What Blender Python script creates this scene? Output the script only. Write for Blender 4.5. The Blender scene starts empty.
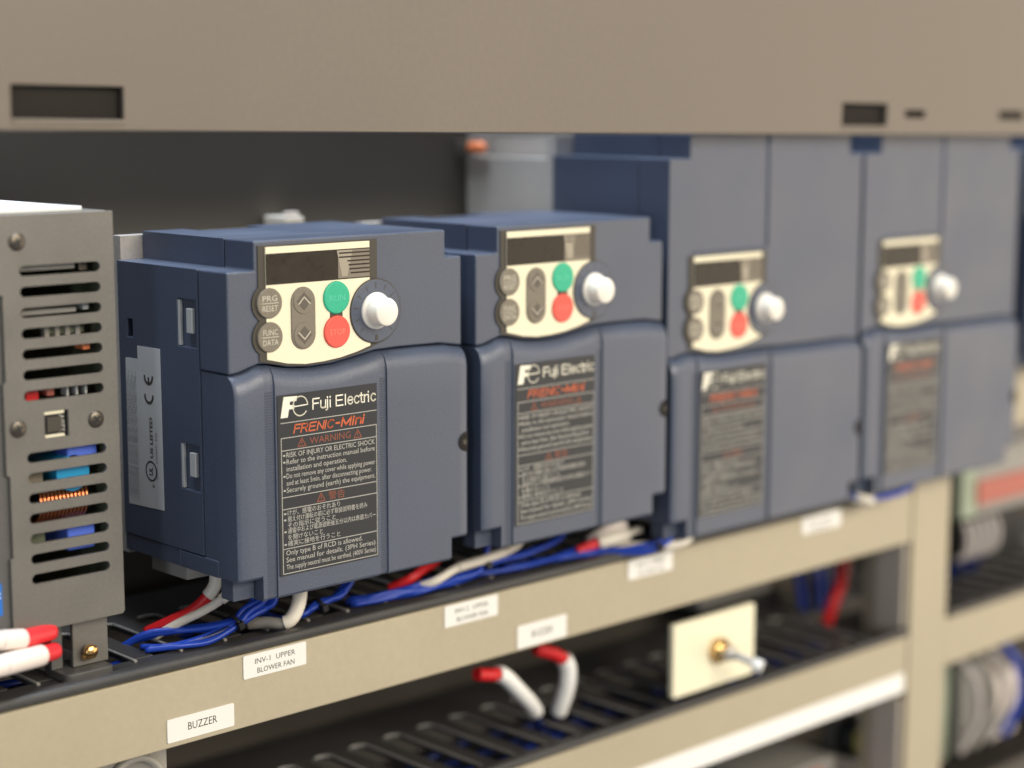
import bpy, bmesh, math, random
from mathutils import Matrix, Vector
from mathutils.geometry import tessellate_polygon

random.seed(7)
S = 0.001                                   # everything below is written in millimetres
scene = bpy.context.scene
col = scene.collection

# ------------------------------------------------------------------ camera
cd = bpy.data.cameras.new('camera')
cam = bpy.data.objects.new('camera', cd)
col.objects.link(cam)
rt, up, fw = (Vector((0.72558639, -0.68813004, 0.00119867)), Vector((0.10231153, 0.10960279, 0.98869590)),
              Vector((0.68048272, 0.71726166, -0.14992993)))
cam.matrix_world = Matrix(((rt.x, up.x, -fw.x, -366.533 * S), (rt.y, up.y, -fw.y, -531.135 * S),
                           (rt.z, up.z, -fw.z, 177.05 * S), (0, 0, 0, 1)))
cd.sensor_fit = 'HORIZONTAL'
cd.sensor_width = 36
cd.lens = 64.3788
cd.clip_start = 0.02
cd.clip_end = 50
cd.dof.use_dof = True
cd.dof.focus_distance = 0.674
cd.dof.aperture_fstop = 4.3
scene.camera = cam

# ------------------------------------------------------------------ light of the room and added area lights
world = bpy.data.worlds.new('World')
scene.world = world
world.use_nodes = True
wbg = world.node_tree.nodes['Background']
wbg.inputs[0].default_value = (0.90, 0.94, 1.0, 1)
wbg.inputs[1].default_value = 0.27


def lamp(name, loc, target, sx, sy, power, colour):
    ld = bpy.data.lights.new(name, 'AREA')
    ld.shape = 'RECTANGLE'
    ld.size, ld.size_y = sx, sy
    ld.energy = power
    ld.color = colour
    o = bpy.data.objects.new(name, ld)
    col.objects.link(o)
    o.location = loc
    d = Vector(target) - Vector(loc)
    o.rotation_euler = d.to_track_quat('-Z', 'Y').to_euler()
    return o


lamp('ceiling_light_front', (0.40, -2.0, 1.00), (0.15, 0.0, 0.0), 1.8, 0.9, 54, (1.0, 0.90, 0.74))
lamp('added_sheen_light_far', (2.0, -1.05, -0.12), (0.45, 0.0, 0.0), 1.5, 1.7, 17, (1.0, 0.84, 0.65))  # low area light added to give the far drives a sheen
lamp('added_edge_light_left', (-1.7, -1.15, 0.25), (0.0, 0.0, 0.05), 0.22, 0.9, 6, (0.86, 0.93, 1.0))  # narrow area light added for highlights along the drives' left edges
lamp('ceiling_light_above', (0.1, 0.07, 1.7), (0.1, 0.06, 0.0), 1.6, 0.5, 68, (0.80, 0.89, 1.0))

scene.view_settings.view_transform = 'Standard'
scene.view_settings.look = 'None'
scene.view_settings.gamma = 1
scene.view_settings.exposure = 0.0


# ------------------------------------------------------------------ materials
def material(name, rgb, rough=0.5, metal=0.0, spec=0.5, speck=0.0, speck_scale=900, bump=0.0, bump_scale=1500,
             mottle=0.0, mottle_scale=20, coat=0.0):
    m = bpy.data.materials.new(name)
    m.use_nodes = True
    nt = m.node_tree
    b = nt.nodes['Principled BSDF']
    b.inputs['Base Color'].default_value = (*rgb, 1)
    b.inputs['Roughness'].default_value = rough
    b.inputs['Metallic'].default_value = metal
    b.inputs['Specular IOR Level'].default_value = spec
    b.inputs['Coat Weight'].default_value = coat
    tc = nt.nodes.new('ShaderNodeTexCoord')
    if speck or mottle:
        prev = None
        for amt, sc, det in ((speck, speck_scale, 3), (mottle, mottle_scale, 5)):
            if not amt:
                continue
            n = nt.nodes.new('ShaderNodeTexNoise')
            n.inputs['Scale'].default_value = sc
            n.inputs['Detail'].default_value = det
            nt.links.new(tc.outputs['Object'], n.inputs['Vector'])
            mr = nt.nodes.new('ShaderNodeMapRange')
            mr.inputs['From Min'].default_value = 0.3
            mr.inputs['From Max'].default_value = 0.7
            mr.inputs['To Min'].default_value = 1 - amt
            mr.inputs['To Max'].default_value = 1 + amt
            nt.links.new(n.outputs['Fac'], mr.inputs['Value'])
            mx = nt.nodes.new('ShaderNodeMix')
            mx.data_type = 'RGBA'
            mx.blend_type = 'MULTIPLY'
            mx.inputs['Factor'].default_value = 1
            if prev is None:
                mx.inputs['A'].default_value = (*rgb, 1)
            else:
                nt.links.new(prev, mx.inputs['A'])
            nt.links.new(mr.outputs['Result'], mx.inputs['B'])
            prev = mx.outputs['Result']
        nt.links.new(prev, b.inputs['Base Color'])
        if mottle:
            mr2 = nt.nodes.new('ShaderNodeMapRange')
            mr2.inputs['From Min'].default_value = 0.3
            mr2.inputs['From Max'].default_value = 0.7
            mr2.inputs['To Min'].default_value = max(0.05, rough - 0.06)
            mr2.inputs['To Max'].default_value = min(1, rough + 0.06)
            nt.links.new(n.outputs['Fac'], mr2.inputs['Value'])
            nt.links.new(mr2.outputs['Result'], b.inputs['Roughness'])
    if bump:
        n = nt.nodes.new('ShaderNodeTexNoise')
        n.inputs['Scale'].default_value = bump_scale
        n.inputs['Detail'].default_value = 2
        nt.links.new(tc.outputs['Object'], n.inputs['Vector'])
        bp = nt.nodes.new('ShaderNodeBump')
        bp.inputs['Strength'].default_value = bump
        bp.inputs['Distance'].default_value = 0.0002
        nt.links.new(n.outputs['Fac'], bp.inputs['Height'])
        nt.links.new(bp.outputs['Normal'], b.inputs['Normal'])
    return m


M = {
    'drive': material('slate_blue_plastic', (0.052, 0.068, 0.110), 0.44, spec=0.90, speck=0.16, speck_scale=1300,
                      bump=0.35, bump_scale=1600, mottle=0.05, mottle_scale=25),
    'drive_rib': material('slate_blue_ribbed', (0.052, 0.066, 0.102), 0.55, speck=0.1),
    'bezel': material('brown_bezel', (0.055, 0.047, 0.036), 0.5),
    'cream': material('cream_print', (0.86, 0.80, 0.60), 0.5, speck=0.02),
    'window': material('smoked_display_window', (0.040, 0.033, 0.025), 0.3, spec=0.2, mottle=0.1, mottle_scale=200),
    'legend': material('display_legend_grey', (0.22, 0.19, 0.145), 0.35),
    'legend_light': material('display_legend_light', (0.36, 0.32, 0.25), 0.35),
    'grey_button': material('taupe_rubber', (0.20, 0.175, 0.135), 0.5, speck=0.06),
    'grey_button_dark': material('taupe_rubber_dark', (0.11, 0.095, 0.075), 0.5),
    'green_button': material('green_rubber', (0.030, 0.46, 0.27), 0.42, speck=0.05),
    'red_button': material('red_rubber', (0.78, 0.105, 0.075), 0.42, speck=0.05),
    'button_print': material('pale_button_print', (0.62, 0.58, 0.48), 0.5),
    'green_print': material('green_button_print', (0.10, 0.60, 0.40), 0.5),
    'red_print': material('red_button_print', (0.85, 0.22, 0.17), 0.5),
    'knob': material('white_knob', (0.86, 0.82, 0.74), 0.38),
    'label_black': material('black_label_film', (0.028, 0.030, 0.034), 0.42, spec=0.4),
    'print_white': material('white_print', (0.86, 0.83, 0.70), 0.5),
    'print_grey': material('grey_print', (0.46, 0.45, 0.41), 0.5),
    'print_orange': material('orange_print', (0.60, 0.125, 0.042), 0.5),
    'print_brown': material('dull_orange_print', (0.25, 0.070, 0.035), 0.5),
    'print_black': material('black_print', (0.05, 0.045, 0.04), 0.6),
    'silver_label': material('silver_label', (0.50, 0.51, 0.52), 0.5, mottle=0.06, mottle_scale=60),
    'latch': material('pale_latch_plastic', (0.42, 0.43, 0.43), 0.4),
    'dark': material('black_plastic', (0.012, 0.012, 0.013), 0.5),
    'void': material('dark_steel_and_shade', (0.030, 0.027, 0.024), 0.9, spec=0.1),  # dark steel, and the shade behind the panel slots put in as colour
    'heat': material('cast_aluminium', (0.46, 0.43, 0.40), 0.5, metal=0.1, speck=0.08, speck_scale=500, mottle=0.08),
    'psu': material('grey_plated_steel', (0.180, 0.170, 0.154), 0.42, metal=0.25, speck=0.06, speck_scale=700,
                    mottle=0.06, mottle_scale=40),
    'psu_dark': material('dark_steel_cover', (0.125, 0.122, 0.118), 0.45, metal=0.3, speck=0.06),
    'screw': material('dull_screw_steel', (0.12, 0.105, 0.085), 0.35, metal=0.8),
    'brass': material('brass', (0.80, 0.50, 0.20), 0.25, metal=1.0),
    'copper': material('enamelled_copper', (0.72, 0.26, 0.11), 0.22, metal=0.9),
    'blue_part': material('blue_sleeve', (0.09, 0.17, 0.72), 0.4),
    'cyan_part': material('cyan_sleeve', (0.02, 0.32, 0.62), 0.4),
    'board': material('green_circuit_board', (0.10, 0.115, 0.07), 0.5, mottle=0.4, mottle_scale=150),
    'sticker_blue': material('blue_sticker', (0.01, 0.16, 0.58), 0.5),
    'rail': material('beige_paint', (0.44, 0.385, 0.275), 0.5, speck=0.03, speck_scale=400, bump=0.12,
                     bump_scale=500, mottle=0.04, mottle_scale=15),
    'panel': material('taupe_paint', (0.172, 0.143, 0.116), 0.48, speck=0.03, speck_scale=400, bump=0.15,
                      bump_scale=450, mottle=0.05, mottle_scale=8),
    'post_side': material('taupe_grey_paint', (0.46, 0.41, 0.36), 0.5, mottle=0.04),
    'back': material('dark_backplane', (0.095, 0.083, 0.068), 0.55, mottle=0.08, mottle_scale=12),
    'duct': material('dark_grey_plastic', (0.052, 0.050, 0.050), 0.45, speck=0.08, bump=0.1, mottle=0.12, mottle_scale=40),
    'duct_edge': material('lit_grey_plastic_edge', (0.27, 0.26, 0.25), 0.4, mottle=0.15, mottle_scale=80),  # paler than the duct: edge highlights put into the colour
    'tape': material('white_label_tape', (0.84, 0.83, 0.79), 0.45),
    'strip': material('white_glossy_tape', (0.90, 0.90, 0.88), 0.3),
    'wire_blue': material('blue_wire_insulation', (0.012, 0.055, 0.44), 0.35),
    'wire_navy': material('navy_wire_insulation', (0.008, 0.02, 0.12), 0.4),
    'wire_white': material('white_wire_insulation', (0.78, 0.72, 0.62), 0.4),
    'wire_pink': material('warm_white_sleeve', (0.86, 0.76, 0.70), 0.4),
    'wire_dim': material('dull_white_insulation', (0.44, 0.40, 0.385), 0.5),
    'wire_grey': material('grey_wire_insulation', (0.30, 0.28, 0.25), 0.45),
    'wire_red': material('red_wire_insulation', (0.62, 0.012, 0.016), 0.4),
    'boot_red': material('red_boot', (0.80, 0.035, 0.045), 0.4),
    'plate_cream': material('cream_plate', (0.90, 0.85, 0.63), 0.4),
    'steel': material('bright_steel', (0.62, 0.60, 0.57), 0.3, metal=0.9),
    'orange': material('orange_plastic', (0.85, 0.25, 0.10), 0.4),
    'pale_green': material('pale_green_plastic', (0.34, 0.40, 0.30), 0.5, mottle=0.2, mottle_scale=60),
    'pale_red': material('faded_red_plastic', (0.46, 0.13, 0.095), 0.5),
    'grey_box': material('grey_plastic', (0.30, 0.29, 0.27), 0.5),
    'yellow': material('yellow_plastic', (0.62, 0.52, 0.12), 0.5),
    'speaker': material('grey_buzzer_plastic', (0.36, 0.34, 0.30), 0.5),
}


# ------------------------------------------------------------------ mesh helpers
def link(name, me, mat, parent=None):
    o = bpy.data.objects.new(name, me)
    col.objects.link(o)
    if mat is not None:
        me.materials.clear()
        me.materials.append(M[mat])
    if parent is not None:
        o.parent = parent
    return o


def bev(o, w, seg=2, angle=35):
    if w:
        md = o.modifiers.new('bevel', 'BEVEL')
        md.width = w * S
        md.segments = seg
        md.limit_method = 'ANGLE'
        md.angle_limit = math.radians(angle)
        md.harden_normals = True
        for p in o.data.polygons:
            p.use_smooth = True
    return o


def pydata(name, verts, faces, mat, parent=None, bevel=0, seg=2, smooth=False):
    me = bpy.data.meshes.new(name)
    me.from_pydata([(v[0] * S, v[1] * S, v[2] * S) for v in verts], [], faces)
    bm = bmesh.new()
    bm.from_mesh(me)
    bmesh.ops.recalc_face_normals(bm, faces=bm.faces)
    bm.to_mesh(me)
    bm.free()
    if smooth:
        for p in me.polygons:
            p.use_smooth = True
    return bev(link(name, me, mat, parent), bevel, seg)


BOXF = [(0, 1, 2, 3), (4, 7, 6, 5), (0, 4, 5, 1), (1, 5, 6, 2), (2, 6, 7, 3), (3, 7, 4, 0)]


def boxv(x0, x1, y0, y1, z0, z1):
    return [(x0, y0, z0), (x1, y0, z0), (x1, y1, z0), (x0, y1, z0), (x0, y0, z1), (x1, y0, z1), (x1, y1, z1), (x0, y1, z1)]


def box(name, x0, x1, y0, y1, z0, z1, mat, parent=None, bevel=0.4, seg=2):
    return pydata(name, boxv(x0, x1, y0, y1, z0, z1), BOXF, mat, parent, bevel, seg)


def boxes(name, lst, mat, parent=None, bevel=0):
    v, f = [], []
    for b in lst:
        k = len(v)
        v += boxv(*b)
        f += [tuple(i + k for i in q) for q in BOXF]
    return pydata(name, v, f, mat, parent, bevel)


def front(a, d, b):          # outline in x,z ; depth along y
    return (a, d, b)


def side(a, d, b):           # outline in y,z ; depth along x
    return (d, a, b)


def flat(a, d, b):           # outline in x,y ; depth along z
    return (a, b, d)


def prism(name, outline, d0, d1, mat, parent=None, holes=(), bevel=0, seg=2, ax=front):
    rings = [list(outline)] + [list(h) for h in holes]
    tris = tessellate_polygon([[Vector((x, z, 0)) for x, z in r] for r in rings])
    pts = [p for r in rings for p in r]
    n = len(pts)
    v = [ax(p[0], d0, p[1]) for p in pts] + [ax(p[0], d1, p[1]) for p in pts]
    if len(rings) == 1:
        f = [tuple(range(n)), tuple(range(2 * n - 1, n - 1, -1))]
    else:
        f = [tuple(t) for t in tris] + [tuple(i + n for i in reversed(t)) for t in tris]
    k = 0
    for r in rings:
        m = len(r)
        for i in range(m):
            a, b = k + i, k + (i + 1) % m
            f.append((a, b, b + n, a + n))
        k += m
    return pydata(name, v, f, mat, parent, bevel, seg)


def circ(cx, cz, r, n=32, rz=None, a0=0.0, a1=2 * math.pi):
    rz = rz or r
    full = abs(a1 - a0 - 2 * math.pi) < 1e-6
    return [(cx + r * math.cos(a0 + (a1 - a0) * i / (n if full else n - 1)),
             cz + rz * math.sin(a0 + (a1 - a0) * i / (n if full else n - 1))) for i in range(n)]


def capsule(x0, x1, z0, z1, n=10):
    if x1 - x0 > z1 - z0:
        r = (z1 - z0) / 2
        return circ(x1 - r, (z0 + z1) / 2, r, n, None, -math.pi / 2, math.pi / 2) + \
            circ(x0 + r, (z0 + z1) / 2, r, n, None, math.pi / 2, 1.5 * math.pi)
    r = (x1 - x0) / 2
    return circ((x0 + x1) / 2, z1 - r, r, n, None, 0, math.pi) + circ((x0 + x1) / 2, z0 + r, r, n, None, math.pi, 2 * math.pi)


def rrect(x0, x1, z0, z1, r, n=5):
    o = []
    for cx, cz, a in ((x1 - r, z1 - r, 0), (x0 + r, z1 - r, 90), (x0 + r, z0 + r, 180), (x1 - r, z0 + r, 270)):
        o += circ(cx, cz, r, n, None, math.radians(a), math.radians(a + 90))
    return o


def disc(name, cx, cz, r, d0, d1, mat, parent=None, bevel=0.3, n=36, ax=front):
    return prism(name, circ(cx, cz, r, n), d0, d1, mat, parent, bevel=bevel, ax=ax)


def lathe(name, prof, cx, cz, mat, parent=None, n=36):
    """profile of (radius, y) about an axis along y"""
    v, f = [], []
    for r, y in prof:
        for i in range(n):
            a = 2 * math.pi * i / n
            v.append((cx + r * math.cos(a), y, cz + r * math.sin(a)))
    for j in range(len(prof) - 1):
        for i in range(n):
            a, b = j * n + i, j * n + (i + 1) % n
            f.append((a, b, b + n, a + n))
    f.append(tuple(range(n)))
    f.append(tuple(range((len(prof) - 1) * n, len(prof) * n)))
    o = pydata(name, v, f, mat, parent)
    for p in o.data.polygons:
        p.use_smooth = len(p.vertices) == 4
    return o


def spline(pts, per=8):
    P = [Vector(p) for p in pts]
    P = [P[0] * 2 - P[1]] + P + [P[-1] * 2 - P[-2]]
    out = []
    for i in range(1, len(P) - 2):
        for k in range(per):
            t = k / per
            a, b, c, d = P[i - 1], P[i], P[i + 1], P[i + 2]
            out.append(0.5 * (2 * b + (c - a) * t + (2 * a - 5 * b + 4 * c - d) * t * t + (3 * b - a - 3 * c + d) * t ** 3))
    out.append(P[-2])
    return out


def tube(name, pts, r, mat, parent=None, n=10, per=8, raw=False):
    C = [Vector(p) for p in pts] if raw else spline(pts, per)
    v, f = [], []
    up_ = Vector((0.13, 0.21, 1)).normalized()
    for i, c in enumerate(C):
        t = (C[min(i + 1, len(C) - 1)] - C[max(i - 1, 0)]).normalized()
        s = t.cross(up_)
        if s.length < 1e-3:
            s = t.cross(Vector((1, 0, 0)))
        s.normalize()
        w = s.cross(t)
        for k in range(n):
            a = 2 * math.pi * k / n
            v.append(tuple(c + s * r * math.cos(a) + w * r * math.sin(a)))
    for j in range(len(C) - 1):
        for i in range(n):
            a, b = j * n + i, j * n + (i + 1) % n
            f.append((a, b, b + n, a + n))
    f.append(tuple(range(n)))
    f.append(tuple(range((len(C) - 1) * n, len(C) * n)))
    o = pydata(name, v, f, mat, parent)
    for p in o.data.polygons:
        p.use_smooth = len(p.vertices) == 4
    return o


def text_mesh(items, place):
    """items: (string, left, bottom, width, height, slant, weight); all lettering of one colour as one mesh"""
    V, F = [], []
    for s, x, z, w, h, slant, weight in items:
        cu = bpy.data.curves.new('text', 'FONT')
        cu.body = s
        cu.size = 1
        cu.resolution_u = 2
        cu.offset = weight
        cu.fill_mode = 'FRONT'
        ob = bpy.data.objects.new('text', cu)
        col.objects.link(ob)
        dg = bpy.context.evaluated_depsgraph_get()
        me = bpy.data.meshes.new_from_object(ob.evaluated_get(dg))
        vs = [Vector(v.co) for v in me.vertices]
        if vs:
            x0, x1 = min(v.x for v in vs), max(v.x for v in vs)
            base = -0.02
            cap = 0.73
            k = len(V)
            sx = w / max(x1 - x0, 1e-6)
            sz = h / (cap - base)
            for v in vs:
                zz = (v.y - base) * sz
                V.append(place(x + (v.x - x0) * sx + slant * zz, z + zz))
            F += [tuple(i + k for i in p.vertices) for p in me.polygons]
        bpy.data.objects.remove(ob)
        bpy.data.meshes.remove(me)
        bpy.data.curves.remove(cu)
    return V, F


def lettering(name, items, mat, parent, place):
    V, F = text_mesh(items, place)
    me = bpy.data.meshes.new(name)
    me.from_pydata([(v[0] * S, v[1] * S, v[2] * S) for v in V], [], F)
    return link(name, me, mat, parent)


def onfront(y):
    return lambda a, b: (a, y, b)


def strokes(name, segs, y, mat, parent, t=0.35):
    """thin printed rules: (x0,z0,x1,z1)"""
    v, f = [], []
    for x0, z0, x1, z1 in segs:
        d = Vector((x1 - x0, z1 - z0)).normalized() * t / 2
        nx, nz = -d.y, d.x
        k = len(v)
        v += [(x0 - d.x + nx, y, z0 - d.y + nz), (x1 + d.x + nx, y, z1 + d.y + nz),
              (x1 + d.x - nx, y, z1 + d.y - nz), (x0 - d.x - nx, y, z0 - d.y - nz)]
        f.append((k, k + 1, k + 2, k + 3))
    me = bpy.data.meshes.new(name)
    me.from_pydata([(a * S, b * S, c * S) for a, b, c in v], [], f)
    return link(name, me, mat, parent)


def arc_pts(cx, cz, rx, rz, a0, a1, n=9):
    return [(cx + rx * math.cos(math.radians(a0 + (a1 - a0) * k / (n - 1))), cz + rz * math.sin(math.radians(a0 + (a1 - a0) * k / (n - 1)))) for k in range(n)]


# plain grotesque capitals and small letters drawn as strokes: (advance, polylines), cap height 1
GLYPH = {
    'F': (0.70, [[(0, 0), (0, 1)], [(0, 1), (0.56, 1)], [(0, 0.53), (0.48, 0.53)]]),
    'E': (0.82, [[(0, 0), (0, 1)], [(0, 1), (0.58, 1)], [(0, 0.53), (0.53, 0.53)], [(0, 0), (0.6, 0)]]),
    'u': (0.58, [[(0, 0.72)] + arc_pts(0.21, 0.21, 0.21, 0.21, 180, 350), [(0.43, 0.72), (0.43, 0)]]),
    'j': (0.24, [[(0.02, 0.72)] + arc_pts(-0.1, -0.12, 0.12, 0.12, 0, -90, 5), [(0.02, 0.93), (0.02, 1.0)]]),
    'i': (0.26, [[(0.02, 0.66), (0.02, 0)], [(0.02, 0.95), (0.02, 1.0)]]),
    ' ': (0.30, []),
    'l': (0.24, [[(0.02, 1), (0.02, 0)]]),
    'e': (0.60, [[(0.02, 0.38), (0.45, 0.38)] + arc_pts(0.235, 0.36, 0.225, 0.36, 10, 325, 17)]),
    'c': (0.56, [arc_pts(0.235, 0.36, 0.225, 0.36, 42, 318, 15)]),
    't': (0.34, [[(0.08, 0.94), (0.08, 0.12), (0.13, 0.02), (0.24, 0.01)], [(-0.05, 0.72), (0.22, 0.72)]]),
    'r': (0.38, [[(0.02, 0.72), (0.02, 0)], [(0.02, 0.42), (0.08, 0.6), (0.18, 0.69), (0.29, 0.7)]]),
    'R': (0.80, [[(0, 0), (0, 1)], [(0, 1), (0.36, 1)] + arc_pts(0.36, 0.75, 0.2, 0.25, 90, -90, 9) + [(0, 0.5)], [(0.34, 0.5), (0.58, 0)]]),
    'N': (0.78, [[(0, 0), (0, 1), (0.58, 0), (0.58, 1)]]),
    'I': (0.24, [[(0, 0), (0, 1)]]),
    'C': (0.80, [arc_pts(0.33, 0.5, 0.32, 0.5, 48, 312, 17)]),
    'M': (0.90, [[(0, 0), (0, 1), (0.35, 0.1), (0.7, 1), (0.7, 0)]]),
    'n': (0.58, [[(0, 0), (0, 0.72)], [(0, 0.48)] + arc_pts(0.21, 0.5, 0.21, 0.22, 170, 0, 8) + [(0.42, 0)]]),
    '-': (0.44, [[(0, 0.45), (0.24, 0.45)]]),
}


def stroke_word(s, x, z, w, h, slant=0.0):
    segs, cx = [], 0.0
    for ch in s:
        adv, lines = GLYPH[ch]
        for ln in lines:
            segs += [(cx + a[0], a[1], cx + b[0], b[1]) for a, b in zip(ln, ln[1:])]
        cx += adv
    tot = max(max(q[0], q[2]) for q in segs)
    k = w / tot
    return [(x + a * k + slant * b * h, z + b * h, x + c * k + slant * d * h, z + d * h) for a, b, c, d in segs]


def tag(o, label, cat, group=None, kind=None):
    o['label'] = label
    o['category'] = cat
    if group:
        o['group'] = group
    if kind:
        o['kind'] = kind
    return o


def thing(name, label, cat, loc=(0, 0, 0), group=None):
    o = bpy.data.objects.new(name, None)
    col.objects.link(o)
    o.empty_display_size = 0.02
    o.location = (loc[0] * S, loc[1] * S, loc[2] * S)
    return tag(o, label, cat, group)


def cut(o, cutters):
    """carve boxes out of a mesh object"""
    for c in cutters:
        cm = boxes('cutter', [c], 'dark')
        md = o.modifiers.new('cut', 'BOOLEAN')
        md.operation = 'DIFFERENCE'
        md.solver = 'EXACT'
        md.object = cm
        dg = bpy.context.evaluated_depsgraph_get()
        me = bpy.data.meshes.new_from_object(o.evaluated_get(dg))
        o.modifiers.clear()
        old = o.data
        o.data = me
        me.name = old.name
        bpy.data.meshes.remove(old)
        bpy.data.objects.remove(cm)
    return o


def copy_tree(o, parent=None):
    c = o.copy()
    col.objects.link(c)
    c.parent = parent
    for ch in list(o.children):
        copy_tree(ch, c)
    return c


# ------------------------------------------------------------------ the rack
RY = 14.0
rack = thing('equipment_rack', 'beige painted steel rack frame with label tapes and dark back plate', 'rack', (0, 40, -400))


def rbox(name, x0, x1, y0, y1, z0, z1, mat, bevel=0.5):
    return box(name, x0, x1, y0 - 40, y1 - 40, z0 + 400, z1 + 400, mat, rack, bevel)


rbox('back_plate', -420, 1700, 136, 140, -400, 420, 'back', 0)


def channel(name, x0, x1, z0, z1):
    """front rail folded from sheet: a face with a flange turned back at top and bottom"""
    v, f = [], []
    prof = [(RY, z0), (RY, z1), (RY + 6, z1), (RY + 6, z1 - 2), (RY + 2, z1 - 2), (RY + 2, z0 + 2), (RY + 18, z0 + 2), (RY + 18, z0)]
    return prism(name, [(y - 40, z + 400) for y, z in prof], x0, x1, 'rail', rack, bevel=0.7, ax=side)


channel('front_rail', -420, 444.6, -52.6, -24.4)
channel('front_rail', -420, 444.6, -135.0, -104.4)
channel('front_rail', 480.2, 1700, -129.0, -102.0)
channel('front_rail', 480.2, 1700, -1.0, 32.0)
post = prism('post', [(445, RY - 40 - 0.6), (479.6, RY - 40 - 0.6), (479.6, RY - 40 + 14), (477, RY - 40 + 14), (477, RY - 40 + 2),
                      (447.6, RY - 40 + 2), (447.6, RY - 40 + 30), (445, RY - 40 + 30)], 0, 540, 'rail', rack, bevel=0.6, ax=flat)
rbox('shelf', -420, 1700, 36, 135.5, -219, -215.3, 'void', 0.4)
rbox('post_return', 441.5, 444.5, 16.5, 34, -400, -140, 'post_side', 0.4)
rbox('post_return', 441.5, 444.5, 16.5, 34, -103.5, -54, 'post_side', 0.4)


def tape(x0, x1, z0, z1, lines, tilt=0.0):
    yo = RY - 40 - 0.45
    zc = 400
    t = prism('label_tape', rrect(x0, x1, z0 + zc, z1 + zc, 0.6), yo, RY - 40 - 0.05, 'tape', rack)
    if lines:
        lettering('lettering', [(s, a, b + zc, w, h, 0, 0.0) for s, a, b, w, h in lines], 'print_black', t, onfront(yo - 0.04))
    return t


tape(13.0, 42.0, -33.9, -24.9, [('INV-1  UPPER', 18.2, -28.9, 18.6, 2.2), ('BLOWER FAN', 19.2, -32.6, 17.2, 2.2)])
tape(-20.6, 8.4, -50.4, -41.6, [('BUZZER', -11.8, -47.3, 12.6, 3.1)])
tape(112.6, 142.2, -33.9, -24.9, [('INV-2  UPPER', 118.2, -28.9, 18.6, 2.2), ('BLOWER FAN', 119.2, -32.6, 17.2, 2.2)])
tape(153.7, 183.2, -51.4, -41.4, [('BUZZER', 162.2, -47.8, 12.6, 3.1)])
tape(222.5, 252.2, -33.6, -24.8, [('INV-3  UPPER', 228.2, -28.9, 18.6, 2.2), ('BLOWER FAN', 229.2, -32.6, 17.2, 2.2)])
tape(349.0, 380.6, -33.4, -24.8, [('INV-4  UPPER', 354.2, -28.9, 18.6, 2.2), ('BLOWER FAN', 355.2, -32.6, 17.2, 2.2)])
prism('white_tape_strip', [(150, 400 - 134.6), (441, 400 - 134.6), (441, 400 - 124.0), (150, 400 - 124.0)], RY - 40 - 0.6, RY - 40 - 0.05,
      'strip', rack)

# the taupe panel above, with slots punched near its lower edge
PY = -10.0
panel = thing('cover_panel', 'wide taupe painted steel panel with punched slots across the top', 'panel', (-90, PY, 169.6))
panel.rotation_euler = (0, math.radians(0.72), 0)
pholes = [[(4.6, 3.6), (44.6, 3.6), (44.6, 14.0), (4.6, 14.0)],
          [(430.4, 4.2), (466.2, 4.2), (466.2, 14.6), (430.4, 14.6)],
          [(481, 8.2), (498, 8.2), (498, 11.8), (481, 11.8)],
          [(565, 8.2), (588, 8.2), (588, 12.2), (565, 12.2)]]
prism('panel_sheet', [(-330, 0), (1790, 0), (1790, 260), (-330, 260)], 0, 2.2, 'panel', panel, holes=pholes, bevel=0.5)
box('lower_fold', -330, 1790, 2.3, 4.0, -0.3, 1.6, 'panel', panel, 0.5)
box('slot_shade', -2, 56, 3.4, 4.6, 2.0, 20, 'void', panel, 0.2)  # dark sheets stand in for the shade inside the slots
box('slot_shade', 424, 470, 3.4, 4.6, 2.0, 20, 'void', panel, 0.2)
box('slot_shade', 476, 503, 3.4, 4.6, 2.0, 20, 'void', panel, 0.2)
box('slot_shade', 560, 593, 3.4, 4.6, 2.0, 20, 'void', panel, 0.2)
box('slot_lip', 4.6, 44.6, -0.5, 0.6, 1.9, 3.3, 'panel', panel, 0.3)
box('slot_lip', 430.4, 466.2, -0.5, 0.6, 2.6, 4.1, 'panel', panel, 0.3)


# ------------------------------------------------------------------ slotted wire ducts
def duct(name, label, x0, x1, ztop, xr, yf, yb, n):
    d = thing(name, label, 'wire duct', (x0, 40, ztop - 60), 'slotted wire ducts behind the rails')
    X, Y, Z = x0, 40, ztop - 60

    def db(nm, a0, a1, b0, b1, c0, c1, mat, bevel=0.4):
        return box(nm, a0 - X, a1 - X, b0 - Y, b1 - Y, c0 - Z, c1 - Z, mat, d, bevel)
    prism('front_lip', [(a - Y, b - Z) for a, b in rrect(RY - 1.6, RY + 4.4, ztop - 0.2, ztop + 3.6, 1.6)], 0, x1 - x0, 'duct', d, ax=side)
    db('front_strip', x0, x1, RY + 4.6, yf, ztop - 2.0, ztop, 'duct')
    db('back_strip', x0, x1, yb, 112, ztop - 2.0, ztop, 'duct')
    db('floor', x0, x1, 22, 112, ztop - 28, ztop - 26, 'duct')
    rib = edge = None
    for k in range(n):
        xa = xr + 19.65 * k
        if rib is None:
            rib = box('rib', 0, 10.2, 0, yb - yf, -1.8, 0.15, 'duct', d, 0.5)
            edge = tube('rib_edge', [(0.4, -3.5, 0.35), (0.2, 6, 0.5), (0.1, yb - yf - 6, 0.5), (-0.6, yb - yf - 1.6, 0.5),
                                     (-3.4, yb - yf + 0.3, 0.4), (-7, yb - yf + 0.6, 0.3)], 0.62, 'duct_edge', rib, n=6, per=5)
            r = rib
        else:
            r = rib.copy()
            col.objects.link(r)
            e = edge.copy()
            col.objects.link(e)
            e.parent = r
        r.location = ((xa - X) * S, (yf - Y) * S, (ztop - Z) * S)
    return d


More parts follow.
